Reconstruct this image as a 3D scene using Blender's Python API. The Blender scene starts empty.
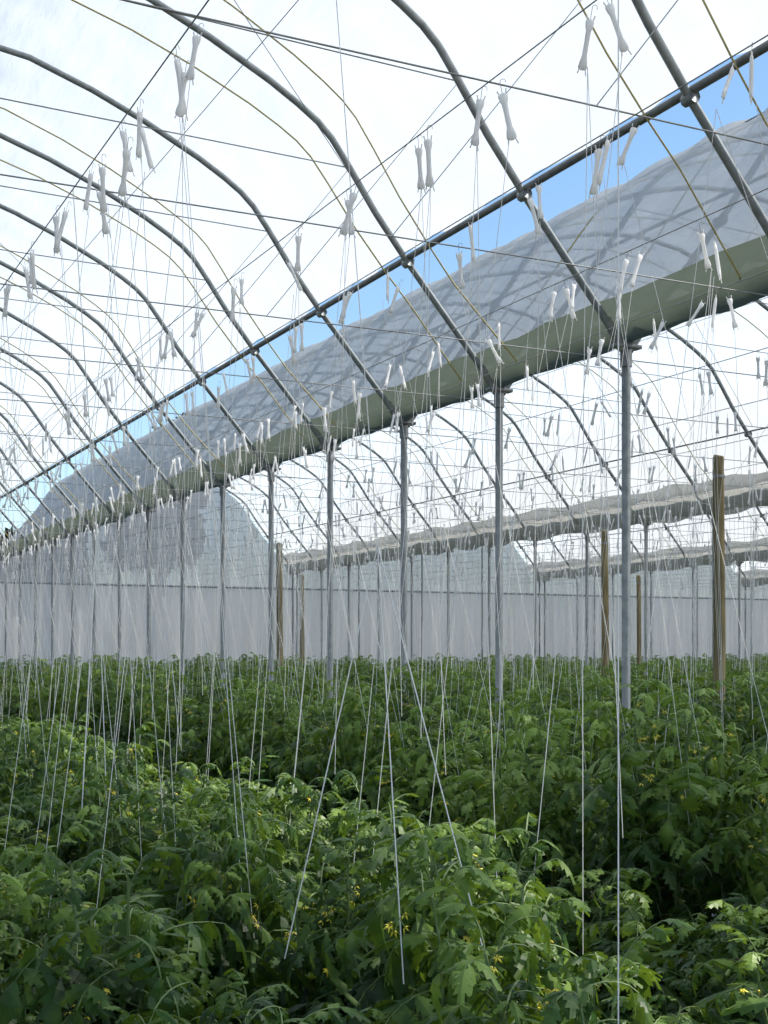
import bpy, math, random
import numpy as np
from mathutils import Vector, Matrix
random.seed(7); rng=np.random.default_rng(7)
S=bpy.context.scene
CAM_H=1.7
T0,DT=8.82,2.027
G0,W=6.606,9.6
TS=[T0+DT*n for n in range(-6,16)]
TEND=TS[-1]+0.45
TBEG=TS[0]
GUT=[G0+W*i for i in range(-2,5)]      # gutter lines
# ---------- helpers ----------
def link(o): S.collection.objects.link(o); return o
def mesh_obj(name,v,f,mats,smooth=False,mi=None,do_link=True):
    m=bpy.data.meshes.new(name); m.from_pydata([tuple(map(float,p)) for p in v],[],f)
    for x in (mats if isinstance(mats,list) else [mats]): m.materials.append(x)
    if mi is not None: m.polygons.foreach_set('material_index',mi)
    if smooth: m.polygons.foreach_set('use_smooth',[True]*len(m.polygons))
    m.update(); o=bpy.data.objects.new(name,m)
    if do_link: link(o)
    return o
class MB:
    def __init__(s): s.v=[];s.f=[];s.m=[]
    def tube(s,pts,r,n=6,mat=0,cap=False):
        pts=[np.array(p,float) for p in pts]; base=len(s.v)
        rs=r if hasattr(r,'__len__') else [r]*len(pts)
        for i,p in enumerate(pts):
            a=pts[max(i-1,0)]; b=pts[min(i+1,len(pts)-1)]; d=b-a; d/=np.linalg.norm(d)+1e-9
            up=np.array([0,0,1.]) if abs(d[2])<.9 else np.array([0,1.,0])
            e=np.cross(d,up); e/=np.linalg.norm(e); g=np.cross(e,d)
            for k in range(n):
                t=2*math.pi*k/n; s.v.append(p+rs[i]*(math.cos(t)*e+math.sin(t)*g))
        for i in range(len(pts)-1):
            for k in range(n):
                a=base+i*n+k;b=base+i*n+(k+1)%n
                s.f.append((a,b,b+n,a+n)); s.m.append(mat)
        if cap:
            s.f.append(tuple(base+k for k in range(n))); s.m.append(mat)
            s.f.append(tuple(base+(len(pts)-1)*n+k for k in range(n))); s.m.append(mat)
    def box(s,c,d,mat=0):
        b=len(s.v); x,y,z=c; a,e,h=d[0]/2,d[1]/2,d[2]/2
        for i in (-1,1):
            for j in (-1,1):
                for k in (-1,1): s.v.append((x+i*a,y+j*e,z+k*h))
        for q in [(0,1,3,2),(4,6,7,5),(0,4,5,1),(2,3,7,6),(0,2,6,4),(1,5,7,3)]:
            s.f.append(tuple(b+i for i in q)); s.m.append(mat)
    def obj(s,name,mats,smooth=True,do_link=True): return mesh_obj(name,s.v,s.f,mats,smooth,s.m,do_link)
# ---------- materials ----------
def newmat(name):
    m=bpy.data.materials.new(name); m.use_nodes=True; n=m.node_tree.nodes; n.clear()
    return m,n,m.node_tree.links
def out(n,l,sock):
    o=n.new('ShaderNodeOutputMaterial'); l.new(sock,o.inputs[0]); return o
def noise(n,l,scale,detail=3,coord='Object',stretch=None,rot=None):
    tc=n.new('ShaderNodeTexCoord'); t=n.new('ShaderNodeTexNoise'); t.inputs['Scale'].default_value=scale; t.inputs['Detail'].default_value=detail
    if stretch:
        mp=n.new('ShaderNodeMapping'); mp.inputs['Scale'].default_value=stretch
        if rot: mp.inputs['Rotation'].default_value=rot
        l.new(tc.outputs[coord],mp.inputs[0]); l.new(mp.outputs[0],t.inputs[0])
    else: l.new(tc.outputs[coord],t.inputs[0])
    return t
def ramp(n,l,src,stops):
    r=n.new('ShaderNodeValToRGB'); e=r.color_ramp.elements
    while len(e)<len(stops): e.new(.5)
    for i,(p,c) in enumerate(stops): e[i].position=p; e[i].color=(*c,1)
    l.new(src,r.inputs[0]); return r
def mixs(n,l,a,b,fac):
    m=n.new('ShaderNodeMixShader')
    if isinstance(fac,(int,float)): m.inputs[0].default_value=fac
    else: l.new(fac,m.inputs[0])
    l.new(a,m.inputs[1]); l.new(b,m.inputs[2]); return m.outputs[0]
def simple(name,c1,c2,scale=8,rough=.6,metal=0,stretch=None,bump=0):
    m,n,l=newmat(name); p=n.new('ShaderNodeBsdfPrincipled'); t=noise(n,l,scale,4,stretch=stretch)
    r=ramp(n,l,t.outputs[0],[(.3,c1),(.7,c2)]); l.new(r.outputs[0],p.inputs['Base Color'])
    p.inputs['Roughness'].default_value=rough; p.inputs['Metallic'].default_value=metal
    if bump:
        b=n.new('ShaderNodeBump'); b.inputs['Strength'].default_value=bump; b.inputs['Distance'].default_value=.02
        l.new(t.outputs[0],b.inputs['Height']); l.new(b.outputs[0],p.inputs['Normal'])
    out(n,l,p.outputs[0]); return m
def film(name,opaq0,opaq1,trc,dfc,difmix=.3,stretch=(1,1,1),scale=1.2,bump=.3,tint=(.97,.98,1),rot=None):
    m,n,l=newmat(name)
    tr=n.new('ShaderNodeBsdfTransparent'); tr.inputs[0].default_value=(*tint,1)
    tl=n.new('ShaderNodeBsdfTranslucent'); tl.inputs[0].default_value=(*trc,1)
    df=n.new('ShaderNodeBsdfDiffuse'); df.inputs[0].default_value=(*dfc,1)
    t=noise(n,l,scale,5,stretch=stretch,rot=rot)
    b=n.new('ShaderNodeBump'); b.inputs['Strength'].default_value=bump; b.inputs['Distance'].default_value=.15
    l.new(t.outputs[0],b.inputs['Height'])
    for x in (tl,df): l.new(b.outputs[0],x.inputs['Normal'])
    mr=n.new('ShaderNodeMapRange'); mr.inputs[1].default_value=.3; mr.inputs[2].default_value=.7; mr.inputs[3].default_value=opaq0; mr.inputs[4].default_value=opaq1
    l.new(t.outputs[0],mr.inputs[0])
    out(n,l,mixs(n,l,tr.outputs[0],mixs(n,l,tl.outputs[0],df.outputs[0],difmix),mr.outputs[0])); return m
M_film=film('polythene_film',.79,.85,(.765,.785,.79),(.86,.86,.855),.35,(2.2,.5,1),1.3,.42,(.94,.965,.985),(0,0,.5))
M_roll=film('rolled_film',.9,.97,(.46,.46,.44),(.58,.58,.56),.5,(2,6,1),1.5,.6)
M_net=film('net_wall',.82,.92,(.60,.60,.60),(.55,.55,.55),.4,(3,1,.3),2,.2)
M_curt=film('curtain_fabric',.93,.98,(.80,.775,.755),(.78,.755,.74),.45,(6,1,.15),1.5,.2)
M_gut=film('gutter_plastic',.93,.98,(.105,.130,.10),(.21,.245,.205),.5,(1,.5,1),2,.3)
M_steel=simple('galvanised_steel',(.18,.20,.20),(.29,.31,.31),14,.5,.2)
M_dark=simple('painted_purlin',(.12,.13,.13),(.20,.21,.21),10,.65,.05)
M_wire=simple('steel_wire',(.24,.25,.25),(.34,.35,.35),10,.5,.2)
M_strap=simple('ochre_rope',(.46,.37,.13),(.58,.48,.22),10,.8)
M_wood=simple('treated_timber',(.14,.11,.05),(.36,.28,.14),5,.8,0,(6,6,.6),.5)
M_soil=simple('dry_soil_straw',(.08,.06,.04),(.36,.28,.2),3.2,.95,0,None,.7)
M_mulch=simple('mulch_plastic',(.35,.37,.42),(.55,.57,.6),3,.4,0,None,.5)
def stringmat():
    m,n,l=newmat('white_twine'); p=n.new('ShaderNodeBsdfPrincipled'); t=noise(n,l,20)
    r=ramp(n,l,t.outputs[0],[(.3,(.90,.91,.92)),(.7,(.96,.96,.96))]); l.new(r.outputs[0],p.inputs['Base Color']); p.inputs['Roughness'].default_value=.6
    tl=n.new('ShaderNodeBsdfTranslucent'); tl.inputs[0].default_value=(.98,.98,.98,1)
    out(n,l,mixs(n,l,p.outputs[0],tl.outputs[0],.45)); return m
M_str=stringmat()
def leafmat(name,dark,mid,lite,trans,zk=.0,tm=.4):
    m,n,l=newmat(name); p=n.new('ShaderNodeBsdfPrincipled'); t=noise(n,l,7,3)
    oi=n.new('ShaderNodeObjectInfo'); a=n.new('ShaderNodeMath'); a.operation='MULTIPLY_ADD'; a.inputs[1].default_value=.3
    l.new(oi.outputs['Random'],a.inputs[0]); l.new(t.outputs[0],a.inputs[2])
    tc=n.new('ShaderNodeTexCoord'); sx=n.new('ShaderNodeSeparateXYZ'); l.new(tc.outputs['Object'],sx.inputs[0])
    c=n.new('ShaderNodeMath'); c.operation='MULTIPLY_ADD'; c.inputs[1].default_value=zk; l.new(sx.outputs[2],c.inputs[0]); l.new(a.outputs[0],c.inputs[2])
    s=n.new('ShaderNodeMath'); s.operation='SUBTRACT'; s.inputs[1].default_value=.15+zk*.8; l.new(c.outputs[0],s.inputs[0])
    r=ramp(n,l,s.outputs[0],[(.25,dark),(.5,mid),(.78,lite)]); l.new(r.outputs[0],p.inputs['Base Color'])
    p.inputs['Roughness'].default_value=.42; p.inputs['Specular IOR Level'].default_value=.35
    tl=n.new('ShaderNodeBsdfTranslucent'); mx=n.new('ShaderNodeMix'); mx.data_type='RGBA'; mx.inputs[0].default_value=.5
    l.new(r.outputs[0],mx.inputs[6]); mx.inputs[7].default_value=(*trans,1); l.new(mx.outputs[2],tl.inputs[0])
    out(n,l,mixs(n,l,p.outputs[0],tl.outputs[0],tm)); return m
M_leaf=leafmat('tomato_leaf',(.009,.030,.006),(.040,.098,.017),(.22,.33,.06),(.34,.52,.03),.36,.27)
M_stem=simple('tomato_stem',(.11,.17,.05),(.18,.25,.09),10,.6)
M_flow=simple('tomato_flower',(.85,.66,.03),(.9,.78,.08),10,.5)
M_tree=leafmat('tree_leaf',(.01,.018,.01),(.02,.03,.015),(.035,.05,.02),(.04,.06,.02))
# ---------- roof profile ----------
PU=[0,.5,1.0,1.34,1.6,1.78,1.92,2.1,2.38,2.94,3.48,4.1,4.8]
PH=[2.5,3.07,3.64,4.06,4.43,4.67,4.80,4.92,5.08,5.35,5.57,5.77,5.86]
PL=[2.5,3.10,3.72,4.18,4.54,4.77,4.91,5.06,5.23,5.48,5.66,5.80,5.86]
def prof(u):
    if u<=W/2: return CAM_H+float(np.interp(u,PU,PH))
    return CAM_H+float(np.interp(W-u,PU,PL))
US=[0,.25,.5,.75,1.0,1.2,1.34,1.48,1.6,1.7,1.78,1.85,1.92,2.0,2.1,2.24,2.38,2.65,2.94,3.2,3.48,3.8,4.1,4.45,4.8]
US=US+[W-u for u in US[::-1][1:]]
bays=[(GUT[i],GUT[i+1]) for i in range(len(GUT)-1)]
# hoops
for bi,(a,b) in enumerate(bays):
    openvent = b<G0+1      # vents are open on the camera's bay, closed further right
    mb=MB()
    for t in TS:
        if a>20 and t<10: continue
        pts=[(b-u,t,prof(u)) for u in US]
        pts[0]=(b-.04,t,pts[0][2]); pts[-1]=(a+.04,t,pts[-1][2])
        mb.tube(pts,.031,8)
        for u in (1.0,W-1.0,4.8):
            mb.tube([(b-u,t-.05,prof(u)),(b-u,t+.05,prof(u))],.045,8,0,True)
        mb.tube([(a,t,CAM_H+2.42),(b,t,CAM_H+2.42)],.0045,4,1)
        mb.tube([(b-1.6,t,prof(1.6)),(a+1.6,t,prof(W-1.6))],.006,4,1)
        mb.tube([(b-3.2,t,CAM_H+2.42),(b-1.6,t,prof(1.6))],.003,4,1)
        mb.tube([(a+3.2,t,CAM_H+2.42),(a+1.6,t,prof(W-1.6))],.003,4,1)
    for u,r in ((1.0,.030 if openvent else .014),(4.8,.026),(W-2.4,.010)):
        mb.tube([(b-u,TBEG,prof(u)+.045),(b-u,TEND-.1,prof(u)+.045)],r,8,2)
    for u in (2.6,):
        mb.tube([(b-u,TBEG,prof(u)+.035),(b-u,TEND-.1,prof(u)+.035)],.005,4,1)
    for i in range(0,len(TS)-1):
        if a>20: break
        if i%4==2:
            mb.tube([(b-1.2,TS[i+1],prof(1.2)),(b-4.4,TS[i],prof(4.4))],.004,4,1)
    mb.obj('greenhouse_hoop_frame',[M_steel,M_wire,M_dark])
    if a<20:
        mb=MB()
        for i,t in enumerate(TS[:-1]):
            o=.5 if i%2 else 1.5
            pts=[(b-u,t+o+(.7 if i%2 else -.7)*(u/W-.2),prof(u)+.0) for u in US[3:-2]]
            pts=[(b-.12,t+o,prof(.12)+.05)]+pts
            mb.tube(pts,.009,4,0)
        mb.obj('roof_tie_rope',[M_strap])
    def skin(us,name):
        ny=int((TEND-TBEG)/.13); v=[];f=[]
        for j in range(ny+1):
            t=TBEG+(TEND-TBEG)*j/ny
            ph=((t-T0)/DT)%1.0
            for u in us:
                uu=min(u,W-u)
                sag=-.05*math.sin(math.pi*ph)**2*(1 if uu>1 else .5)
                d=W-u
                fold=.075*math.sin(6.5*t+2.2*u+1.2*math.sin(t*.9))*math.exp(-max(d-.3,0)/2.0)*min(1,max(0,u-1.2))
                fold+=.04*math.sin(13*t-3.1*u+2*math.sin(1.7*t))*math.exp(-max(d-.2,0)/1.3)
                wr=.014*math.sin(7*t+5*u)+.012*math.sin(11.3*t-3*u+bi)
                v.append((b-u-fold*.7,t+.03*math.sin(5*u+t),prof(u)+.11+sag+wr+fold*.5))
        k=len(us)
        for j in range(ny):
            for i in range(k-1):
                q=j*k+i; f.append((q,q+1,q+k+1,q+k))
        return mesh_obj(name,v,f,M_film,True)
    us=([1.0] if openvent else [.32,.55,.8,1.0])+[u for u in np.arange(1.2,W-.3,.2)]+[W-.25]
    skin(us,'roof_film')
# gutters + posts
for gi,g in enumerate(GUT):
    v=[];f=[]; ny=int((TEND-TBEG)/.25)
    prof_g=[(-.24,2.88),(-.225,2.86),(-.07,2.575),(.07,2.575),(.225,2.86),(.24,2.88)]
    for j in range(ny+1):
        t=TBEG+(TEND-.05-TBEG)*j/ny
        for x,h in prof_g: v.append((g+x+.010*math.sin(t*7+h*9),t,CAM_H+h+.012*math.sin(t*3.1+x*9)+.008*math.sin(t*8+x*3)))
    for j in range(ny):
        for i in range(5):
            q=j*6+i; f.append((q,q+1,q+7,q+6))
    o=mesh_obj('roof_gutter',v,f,M_gut,True)
    if g>G0+1:   # bunched vent film lying along the gutter
        v=[];f=[]; ny=int((TEND-TBEG)/.12)
        pr=[(-.10,2.50),(-.20,2.56),(-.26,2.70),(-.36,2.85),(-.42,2.97),(-.52,3.08)]
        for j in range(ny+1):
            t=TBEG+(TEND-.05-TBEG)*j/ny
            for i,(x,h) in enumerate(pr):
                v.append((g+x+.035*math.sin(t*5+i*1.3+2*math.sin(t)),t,CAM_H+h+.035*math.sin(t*3.3+i+1.5*math.sin(t*.7))))
        for j in range(ny):
            for i in range(5): q=j*6+i; f.append((q,q+1,q+7,q+6))
        mesh_obj('rolled_vent_film',v,f,M_roll,True)
    mb=MB()
    for t in TS:
        if g>20 and t<10: continue
        mb.tube([(g,t,0),(g,t,CAM_H+2.5)],.037,12,0,True)
        mb.tube([(g,t,CAM_H+2.36),(g,t,CAM_H+2.50)],.05,12,0,True)
        mb.box((g,t,CAM_H+2.53),(.26,.09,.03))
        mb.tube([(g-.02,t,CAM_H+2.52),(g-.2,t,CAM_H+2.74)],.034,8)
        mb.tube([(g+.02,t,CAM_H+2.52),(g+.2,t,CAM_H+2.74)],.034,8)
        mb.tube([(g,t,.0),(g,t,.12)],.09,10,0,True)
    mb.obj('steel_post_row',[M_steel])
for (x,y,h) in [(9.9,11.5,3.9),(9.9,24.9,3.9),(14.2,19.6,3.9),(14.2,34.0,3.85),(23.6,30.9,3.9)]:
    mb=MB(); mb.tube([(x,y,0),(x+.01,y,h*.5),(x,y+.01,h-.03),(x,y,h)],[.072,.068,.064,.055],12,0,True)
    mb.tube([(x,y,h-.25),(x,y,h-.22)],.069,12,1); mb.tube([(x,y,1.2),(x,y,1.22)],.074,12,1); mb.obj('wooden_post',[M_wood,M_wire])
# ---------- end wall ----------
XL,XR=GUT[0],GUT[-1]
v=[];f=[]; xs=np.arange(XL,XR,.06)
for x in xs:
    yy=TEND+.09+.07*math.sin(2*math.pi*x/.62)+.02*math.sin(x*17)+.02*rng.random()
    for z in (0.0,1.3,2.6,3.70): v.append((x,yy,z))
for i in range(len(xs)-1):
    for k in range(3): q=i*4+k; f.append((q,q+4,q+5,q+1))
mesh_obj('wall_end_curtain',v,f,M_curt,True)
v=[];f=[]; xs=np.arange(XL+.001,XR,.1)
for x in xs:
    u=(XR-x)%W; v.append((x,TEND+.0,3.68)); v.append((x,TEND+.0,max(prof(u)+.05,3.7)))
for i in range(len(xs)-1): q=i*2; f.append((q,q+2,q+3,q+1))
mesh_obj('wall_end_gable',v,f,M_net,False)
mb=MB()
mb.tube([(XL,TEND-.08,3.72),(XR,TEND-.08,3.72)],.03,8)
for x in np.arange(XL,XR,W/4): mb.tube([(x,TEND-.1,0),(x,TEND-.1,prof((XR-x)%W))],.03,8)
mb.obj('end_wall_frame',[M_steel])
for nm,x in (('wall_right',XR+.3),('wall_left',XL-.3)):
    v=[];f=[]; ys=np.arange(TBEG,TEND,.1)
    for y in ys:
        xx=x+.05*math.sin(y*9)
        for z in (0,2,4.5): v.append((xx,y,z))
    for i in range(len(ys)-1):
        for k in range(2): q=i*3+k; f.append((q,q+3,q+4,q+1))
    mesh_obj(nm,v,f,M_curt,True)
mesh_obj('ground',[(-150,-100,0),(200,-100,0),(200,250,0),(-150,250,0)],[(0,1,2,3)],M_soil)
# ---------- tomato plants ----------
def leaflet(mb,M,L,Wd,mat=0):
    k=4; b=len(mb.v); fold=.15+.5*random.random(); dr=.4+1.5*random.random(); tw=random.uniform(-.5,.5)
    wid=[.16,.9,.92,.55,.0]
    def P(x,y):
        z=-dr*L*(x/L)**2*.55 - abs(y)*fold + tw*y*x/L
        return M@Vector((x,y,z))
    mid=[P(L*i/k,0) for i in range(k+1)]
    mb.v+= [tuple(p) for p in mid]
    for s in (1,-1):
        e0=len(mb.v)
        for i in range(k+1):
            mb.v.append(tuple(P(L*i/k*.97, s*Wd*.5*wid[i]*(.68))))
            if i<k:
                w=(wid[i]+wid[i+1])/2; mb.v.append(tuple(P(L*(i+.85)/k, s*Wd*.5*w*1.25+ s*.002)))
        for i in range(k):
            q=(b+i,b+i+1,e0+2*i+2,e0+2*i+1,e0+2*i)
            if i==k-1: q=(b+i,b+i+1,e0+2*i+1,e0+2*i)
            mb.f.append(q if s<0 else q[::-1]); mb.m.append(mat)
def comp_leaf(mb,p,az,el,R):
    pts=[]; q=Vector(p); n=6
    e=el; bend=random.uniform(.12,.38)
    frames=[]
    for i in range(n+1):
        pts.append(tuple(q))
        d=Vector((math.cos(az)*math.cos(e),math.sin(az)*math.cos(e),math.sin(e)))
        side=Vector((-math.sin(az),math.cos(az),0)); up=d.cross(side)
        frames.append((q.copy(),d.copy(),side,up))
        q=q+d*R/n; e-=bend; az+=random.uniform(-.15,.15)
    mb.tube(pts,[.0028]*n+[.0013],3,1)
    def fr(i,ang,roll):
        o,d,s,u=frames[i]; x=(d*math.cos(ang)+s*math.sin(ang)); y=(-d*math.sin(ang)+s*math.cos(ang))
        z=x.cross(y)
        M=Matrix(((x.x,y.x,z.x,o.x),(x.y,y.y,z.y,o.y),(x.z,y.z,z.z,o.z),(0,0,0,1)))
        return M@Matrix.Rotation(roll,4,'X')@Matrix.Rotation(random.uniform(-.2,.45),4,'Y')
    lw=R*.385
    for i,sc in ((2,.75),(4,1.0),(5,.8)):
        for s in (1,-1):
            leaflet(mb,fr(i,s*random.uniform(.8,1.3),random.uniform(-.8,.8)),lw*sc*random.uniform(.8,1.2),lw*.54*sc)
    for s in (1,-1): leaflet(mb,fr(3,s*1.2,random.uniform(-.5,.5)),lw*.42,lw*.26)
    leaflet(mb,fr(6,random.uniform(-.2,.2),random.uniform(-.3,.3)),lw*1.25,lw*.64)
def flower(mb,p):
    for c in range(random.randint(3,6)):
        q=Vector(p)+Vector((random.uniform(-.03,.03),random.uniform(-.03,.03),random.uniform(-.06,.01)))
        mb.tube([p,tuple(q)],.0015,3,1)
        ax=Vector((random.uniform(-1,1),random.uniform(-1,1),-.9)).normalized(); e=ax.orthogonal().normalized(); g=ax.cross(e)
        for k in range(5):
            t=k*2*math.pi/5; r=.016
            a=q; b1=q+(e*math.cos(t-.4)+g*math.sin(t-.4))*r*.5; tp=q+(e*math.cos(t)+g*math.sin(t))*r+ax*.01; b2=q+(e*math.cos(t+.4)+g*math.sin(t+.4))*r*.5
            i=len(mb.v); mb.v+= [tuple(a),tuple(b1),tuple(tp),tuple(b2)]; mb.f.append((i,i+1,i+2,i+3)); mb.m.append(2)
def plant(name,H,nleaf,spread,R0,R1,nst=3,pf=.08):
    mb=MB()
    for st in range(nst):
        az=random.uniform(0,6.28); x,y=random.uniform(-.05,.05),random.uniform(-.05,.05); pts=[]
        hh=H*random.uniform(.74,1.0); lx,ly=math.cos(az)*spread*.5,math.sin(az)*spread*.5
        for i in range(9):
            fz=i/8; pts.append((x+lx*fz+.03*math.sin(5*fz+st),y+ly*fz+.03*math.cos(6*fz+st),hh*fz))
        mb.tube(pts,[.009-.0006*i for i in range(9)],5,1)
        nl=nleaf//nst; a0=random.uniform(0,6)
        for k in range(nl):
            fz=.10+.90*(k/(nl-1))**.85; j=min(int(fz*8),7); w=fz*8-j
            p=[pts[j][c]*(1-w)+pts[j+1][c]*w for c in range(3)]
            a0+=2.4+random.uniform(-.4,.4)
            R=random.uniform(R0,R1)*(1 if fz<.85 else .62)
            comp_leaf(mb,p,a0,random.uniform(.0,.7)+(.75 if fz>.85 else 0)-(.35 if fz<.4 else 0),R)
            if random.random()<pf and fz>.35: flower(mb,(p[0]+.15*math.cos(a0+1),p[1]+.15*math.sin(a0+1),p[2]+.02))
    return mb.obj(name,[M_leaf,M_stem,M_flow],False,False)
colT=bpy.data.collections.new('tall_tomato_variants'); colL=bpy.data.collections.new('young_tomato_variants')
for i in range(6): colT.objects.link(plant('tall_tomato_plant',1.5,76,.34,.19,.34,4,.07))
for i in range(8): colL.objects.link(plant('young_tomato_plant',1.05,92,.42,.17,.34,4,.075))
def scatter_group(name,col):
    g=bpy.data.node_groups.new(name,'GeometryNodeTree')
    g.interface.new_socket(name='Geometry',in_out='INPUT',socket_type='NodeSocketGeometry')
    g.interface.new_socket(name='Geometry',in_out='OUTPUT',socket_type='NodeSocketGeometry')
    N=g.nodes; gi=N.new('NodeGroupInput'); go=N.new('NodeGroupOutput'); ip=N.new('GeometryNodeInstanceOnPoints'); ci=N.new('GeometryNodeCollectionInfo')
    ci.inputs['Collection'].default_value=col; ci.inputs['Separate Children'].default_value=True; ci.inputs['Reset Children'].default_value=True
    g.links.new(gi.outputs[0],ip.inputs['Points']); g.links.new(ci.outputs[0],ip.inputs['Instance']); ip.inputs['Pick Instance'].default_value=True
    for nm,ty,sk in (('rot','FLOAT_VECTOR','Rotation'),('scl','FLOAT_VECTOR','Scale'),('idx','INT','Instance Index')):
        a=N.new('GeometryNodeInputNamedAttribute'); a.data_type=ty; a.inputs['Name'].default_value=nm; g.links.new(a.outputs[0],ip.inputs[sk])
    g.links.new(ip.outputs[0],go.inputs[0]); return g
def scatter(name,group,pts,rots,scls,idx):
    m=bpy.data.meshes.new(name); m.from_pydata(pts,[],[])
    a=m.attributes.new('rot','FLOAT_VECTOR','POINT'); a.data.foreach_set('vector',np.array(rots,'f').ravel())
    a=m.attributes.new('scl','FLOAT_VECTOR','POINT'); a.data.foreach_set('vector',np.array(scls,'f').ravel())
    a=m.attributes.new('idx','INT','POINT'); a.data.foreach_set('value',np.array(idx,'i'))
    o=link(bpy.data.objects.new(name,m)); md=o.modifiers.new('scatter','NODES'); md.node_group=group; return o
gT=scatter_group('tall_scatter',colT); gL=scatter_group('young_scatter',colL)
def row(L,t0,t1,step,group,hs,nv=6,lo=.78,hi=1.10):
    pts=[];ro=[];sc=[];ix=[]; t=t0
    while t<t1:
        pts.append((L+random.uniform(-.14,.14),t+random.uniform(-.1,.1),0)); ro.append((random.uniform(-.1,.1),random.uniform(-.1,.1),random.uniform(0,6.28)))
        k=random.uniform(.88,1.14); h=hs(t) if callable(hs) else hs
        sc.append((k,k,h*random.uniform(lo,hi))); ix.append(random.randrange(nv)); t+=step
    scatter('tomato_plant_row',group,pts,ro,sc,ix)
row(1.0,1.2,39,.31,gL,.90,8); row(1.75,1.6,39,.29,gL,1.03,8); row(2.45,2.7,39,.32,gL,lambda t:.66 if t<3.6 else .96,8)
row(3.2,3.3,39,.38,gL,.72,8)
TALL=[4.15+1.42*i for i in range(29)]
for L in TALL: row(L,max(1.5,.62*L),38.9,.33 if L<9 else .45,gT,1.0 if L<7 else .98,6,.72 if L<7 else .80,1.08)
row(-.9,1.2,39,.5,gL,.9); row(-2.3,0,39,.5,gL,1.0)
for L in [1.0,1.75,]+TALL[:4]:
    v=[];f=[]
    for j in range(157):
        t=j*.25
        for x in (-.28,-.1,.1,.28): v.append((L+x+.02*math.sin(t*3+x*5),t,.012+.02*abs(math.sin(t*5+x*11))+.03*(abs(x)<.2)))
    for j in range(156):
        for i in range(3): q=j*4+i; f.append((q,q+1,q+5,q+4))
    mesh_obj('mulch_strip',v,f,M_mulch,True)
# ---------- wires, twine, bobbins ----------
def bobbin():
    mb=MB(); sec=[(0,.006,.004),(-.008,.021,.008),(-.030,.019,.010),(-.05,.0125,.011),(-.10,.0115,.011),(-.155,.0125,.011),(-.18,.019,.010),(-.205,.022,.008),(-.214,.008,.004)]
    n=8
    for z,a,b in sec:
        for k in range(n): t=2*math.pi*k/n; mb.v.append((a*math.cos(t),b*math.sin(t),z))
    for i in range(len(sec)-1):
        for k in range(n): q=i*n+k; r=i*n+(k+1)%n; mb.f.append((q,r,r+n,q+n)); mb.m.append(0)
    hk=[(0,0,-.01),(0,0,.05)]+[(.012-.012*math.cos(t),0,.05+.012*math.sin(t)) for t in np.linspace(.5,3.6,6)]
    mb.tube(hk,.0014,4,1)
    mb.tube([(.012,0,-.20),(.022,0,-.235)],.003,4,0); mb.tube([(-.012,0,-.20),(-.02,0,-.228)],.003,4,0)
    mb.tube([(.012,0,-.01),(.02,0,.018)],.003,4,0); mb.tube([(-.012,0,-.01),(-.02,0,.015)],.003,4,0)
    return mb.obj('twine_bobbin',[M_str,M_wire],True,False)
colB=bpy.data.collections.new('bobbin_variants'); colB.objects.link(bobbin()); gB=scatter_group('bobbin_scatter',colB)
WH=CAM_H+2.30
SR=[1.48,2.71,3.44,4.58]+TALL[1:]
for L in SR:
    pts=[];ro=[];sc=[];ix=[]; mb=MB(); mb.tube([(L,TBEG,WH),(L,TEND-.2,WH)],.0035,4,1)
    t={1.48:4.4,2.71:3.7,3.44:3.6,4.58:3.8}.get(L,max(1.2,.6*L))+random.random()*.3
    while t<38.6:
        k=random.choice((2,3,4)) if L==1.48 else (random.choice((2,2,3)) if L<14 else random.choice((1,2))); tt=t
        for j in range(k):
            tt=t+j*.11+random.uniform(-.03,.03)
            z=WH-.05-random.choice((0,0,.0,.04,.12)); tilt=random.gauss(0,.18)
            dx=random.uniform(-.02,.02)
            pts.append((L+dx,tt,z)); ro.append((random.gauss(0,.18),tilt,random.uniform(-.9,.9))); s=random.uniform(.75,.98); sc.append((s,s,s)); ix.append(0)
            if L<3: zb=random.uniform(.5,.8)
            else: zb=random.uniform(.75,1.25)
            tgt=L+random.uniform(-.12,.12)
            if L==1.48: tgt=random.choice((random.uniform(1.0,1.2),random.uniform(1.6,1.85)))
            if L==2.71: tgt=random.uniform(2.35,2.6)
            if L==3.44: tgt=random.uniform(4.0,4.2)
            if L==4.58: tgt=random.uniform(4.15,4.35)
            e=(tgt,tt+random.gauss(0,.3),zb)
            st=(L+dx-.16*math.sin(tilt),tt,z-.17)
            mid=tuple((st[c]+e[c])/2+(random.uniform(-.015,.015) if c<2 else 0) for c in range(3))
            mb.tube([st,mid,e],.0016 if L<9 else .0024,3,0)
            if random.random()<(.35 if L<9 else .15):
                mb.tube([st,(st[0]+random.gauss(0,.08),st[1]+random.gauss(0,.15),random.uniform(.9,2.2))],.0015,3,0)
        t+=random.uniform(.6,.9) if L<9 else random.uniform(.55,.9)
    if L==1.48:
        P=(1.6,3.28,1.995)
        for q in ((1.42,3.53,.80),(1.85,3.0,.65),(1.6,3.12,.80)): mb.tube([P,q],.0020,4,0)
        mb.tube([P,(1.48,3.38,WH)],.0016,4,0)
        mb.tube([(1.48,2.0,WH),(1.48,2.0,.4)],.0017,4,0)
        P=(1.6,6.5,2.3); mb.tube([P,(1.5,6.4,.9)],.0032,4,0); mb.tube([P,(1.7,6.7,.9)],.0025,4,0); mb.tube([P,(1.48,6.5,WH)],.0025,4,0)
    mb.obj('crop_twine_row',[M_str,M_wire])
    scatter('twine_bobbin_row',gB,pts,ro,sc,ix)
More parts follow.
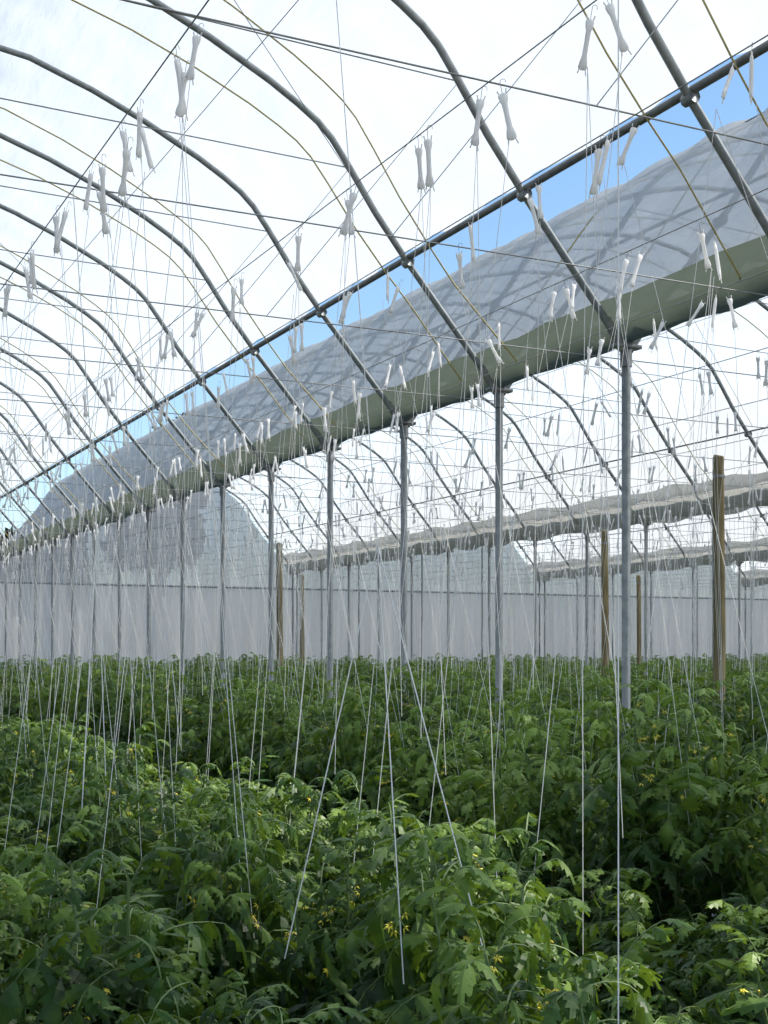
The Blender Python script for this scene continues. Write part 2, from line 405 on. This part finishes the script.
# ---------- trees outside ----------
def tree(x,y,h,r):
    mb=MB(); mb.tube([(x,y,0),(x+.2,y,h*.4),(x,y,h*.8)],[.35,.25,.08],8,1)
    for i in range(5): a=random.uniform(0,6.28); mb.tube([(x+.1,y,h*.35+i*.5),(x+math.cos(a)*r*.6,y+math.sin(a)*r*.6,h*.55+i*.6)],[.12,.03],5,1)
    cl=[(x+random.uniform(-.6,.6)*r,y+random.uniform(-.6,.6)*r,h*random.uniform(.5,.88),r*random.uniform(.35,.5)) for _ in range(16)]
    for cx,cy,cz,cr in cl:
        for _ in range(450):
            d=rng.normal(size=3); d/=np.linalg.norm(d); p=np.array((cx,cy,cz))+d*cr*rng.uniform(.6,1.05)
            a=rng.normal(size=3)*.16; b=rng.normal(size=3)*.16; i=len(mb.v)
            mb.v+= [p-a,p+b,p+a,p-b]; mb.f.append((i,i+1,i+2,i+3)); mb.m.append(0)
    mb.obj('distant_tree',[M_tree,M_wood],False)
for x,y,h,r in ((17.0,58,12.6,2.8),(12.5,61,8.0,2.4)): tree(x,y,h,r)
# ---------- light ----------
SUN=Vector((.70,-.25,.85)).normalized()
w=bpy.data.worlds.new('sky'); S.world=w; w.use_nodes=True; n=w.node_tree.nodes; l=w.node_tree.links
bg=n['Background']; sk=n.new('ShaderNodeTexSky'); sk.sky_type='NISHITA'; sk.sun_disc=False; sk.sun_elevation=math.asin(SUN.z); sk.sun_rotation=math.atan2(SUN.x,SUN.y); sk.dust_density=.3; sk.ozone_density=1.3; sk.air_density=1.0
hs=n.new('ShaderNodeHueSaturation'); hs.inputs['Saturation'].default_value=1.08; hs.inputs['Hue'].default_value=.495
l.new(sk.outputs[0],hs.inputs['Color']); l.new(hs.outputs[0],bg.inputs[0]); bg.inputs[1].default_value=.205
sd=bpy.data.lights.new('sun','SUN'); sd.energy=5.6; sd.angle=math.radians(4); sd.color=(1,.94,.84)
so=link(bpy.data.objects.new('sun',sd)); so.rotation_euler=SUN.to_track_quat('Z','Y').to_euler(); so.location=(20,10,40)
# ---------- camera ----------
cd=bpy.data.cameras.new('camera'); co=link(bpy.data.objects.new('camera',cd)); co.location=(0,0,CAM_H)
co.rotation_euler=(math.radians(90),0,-math.atan(642/1300)); cd.lens=1300/1024*36; cd.sensor_width=36; cd.shift_y=.135; cd.clip_start=.05; cd.clip_end=1000
S.camera=co
S.view_settings.view_transform='Standard'; S.view_settings.exposure=.06
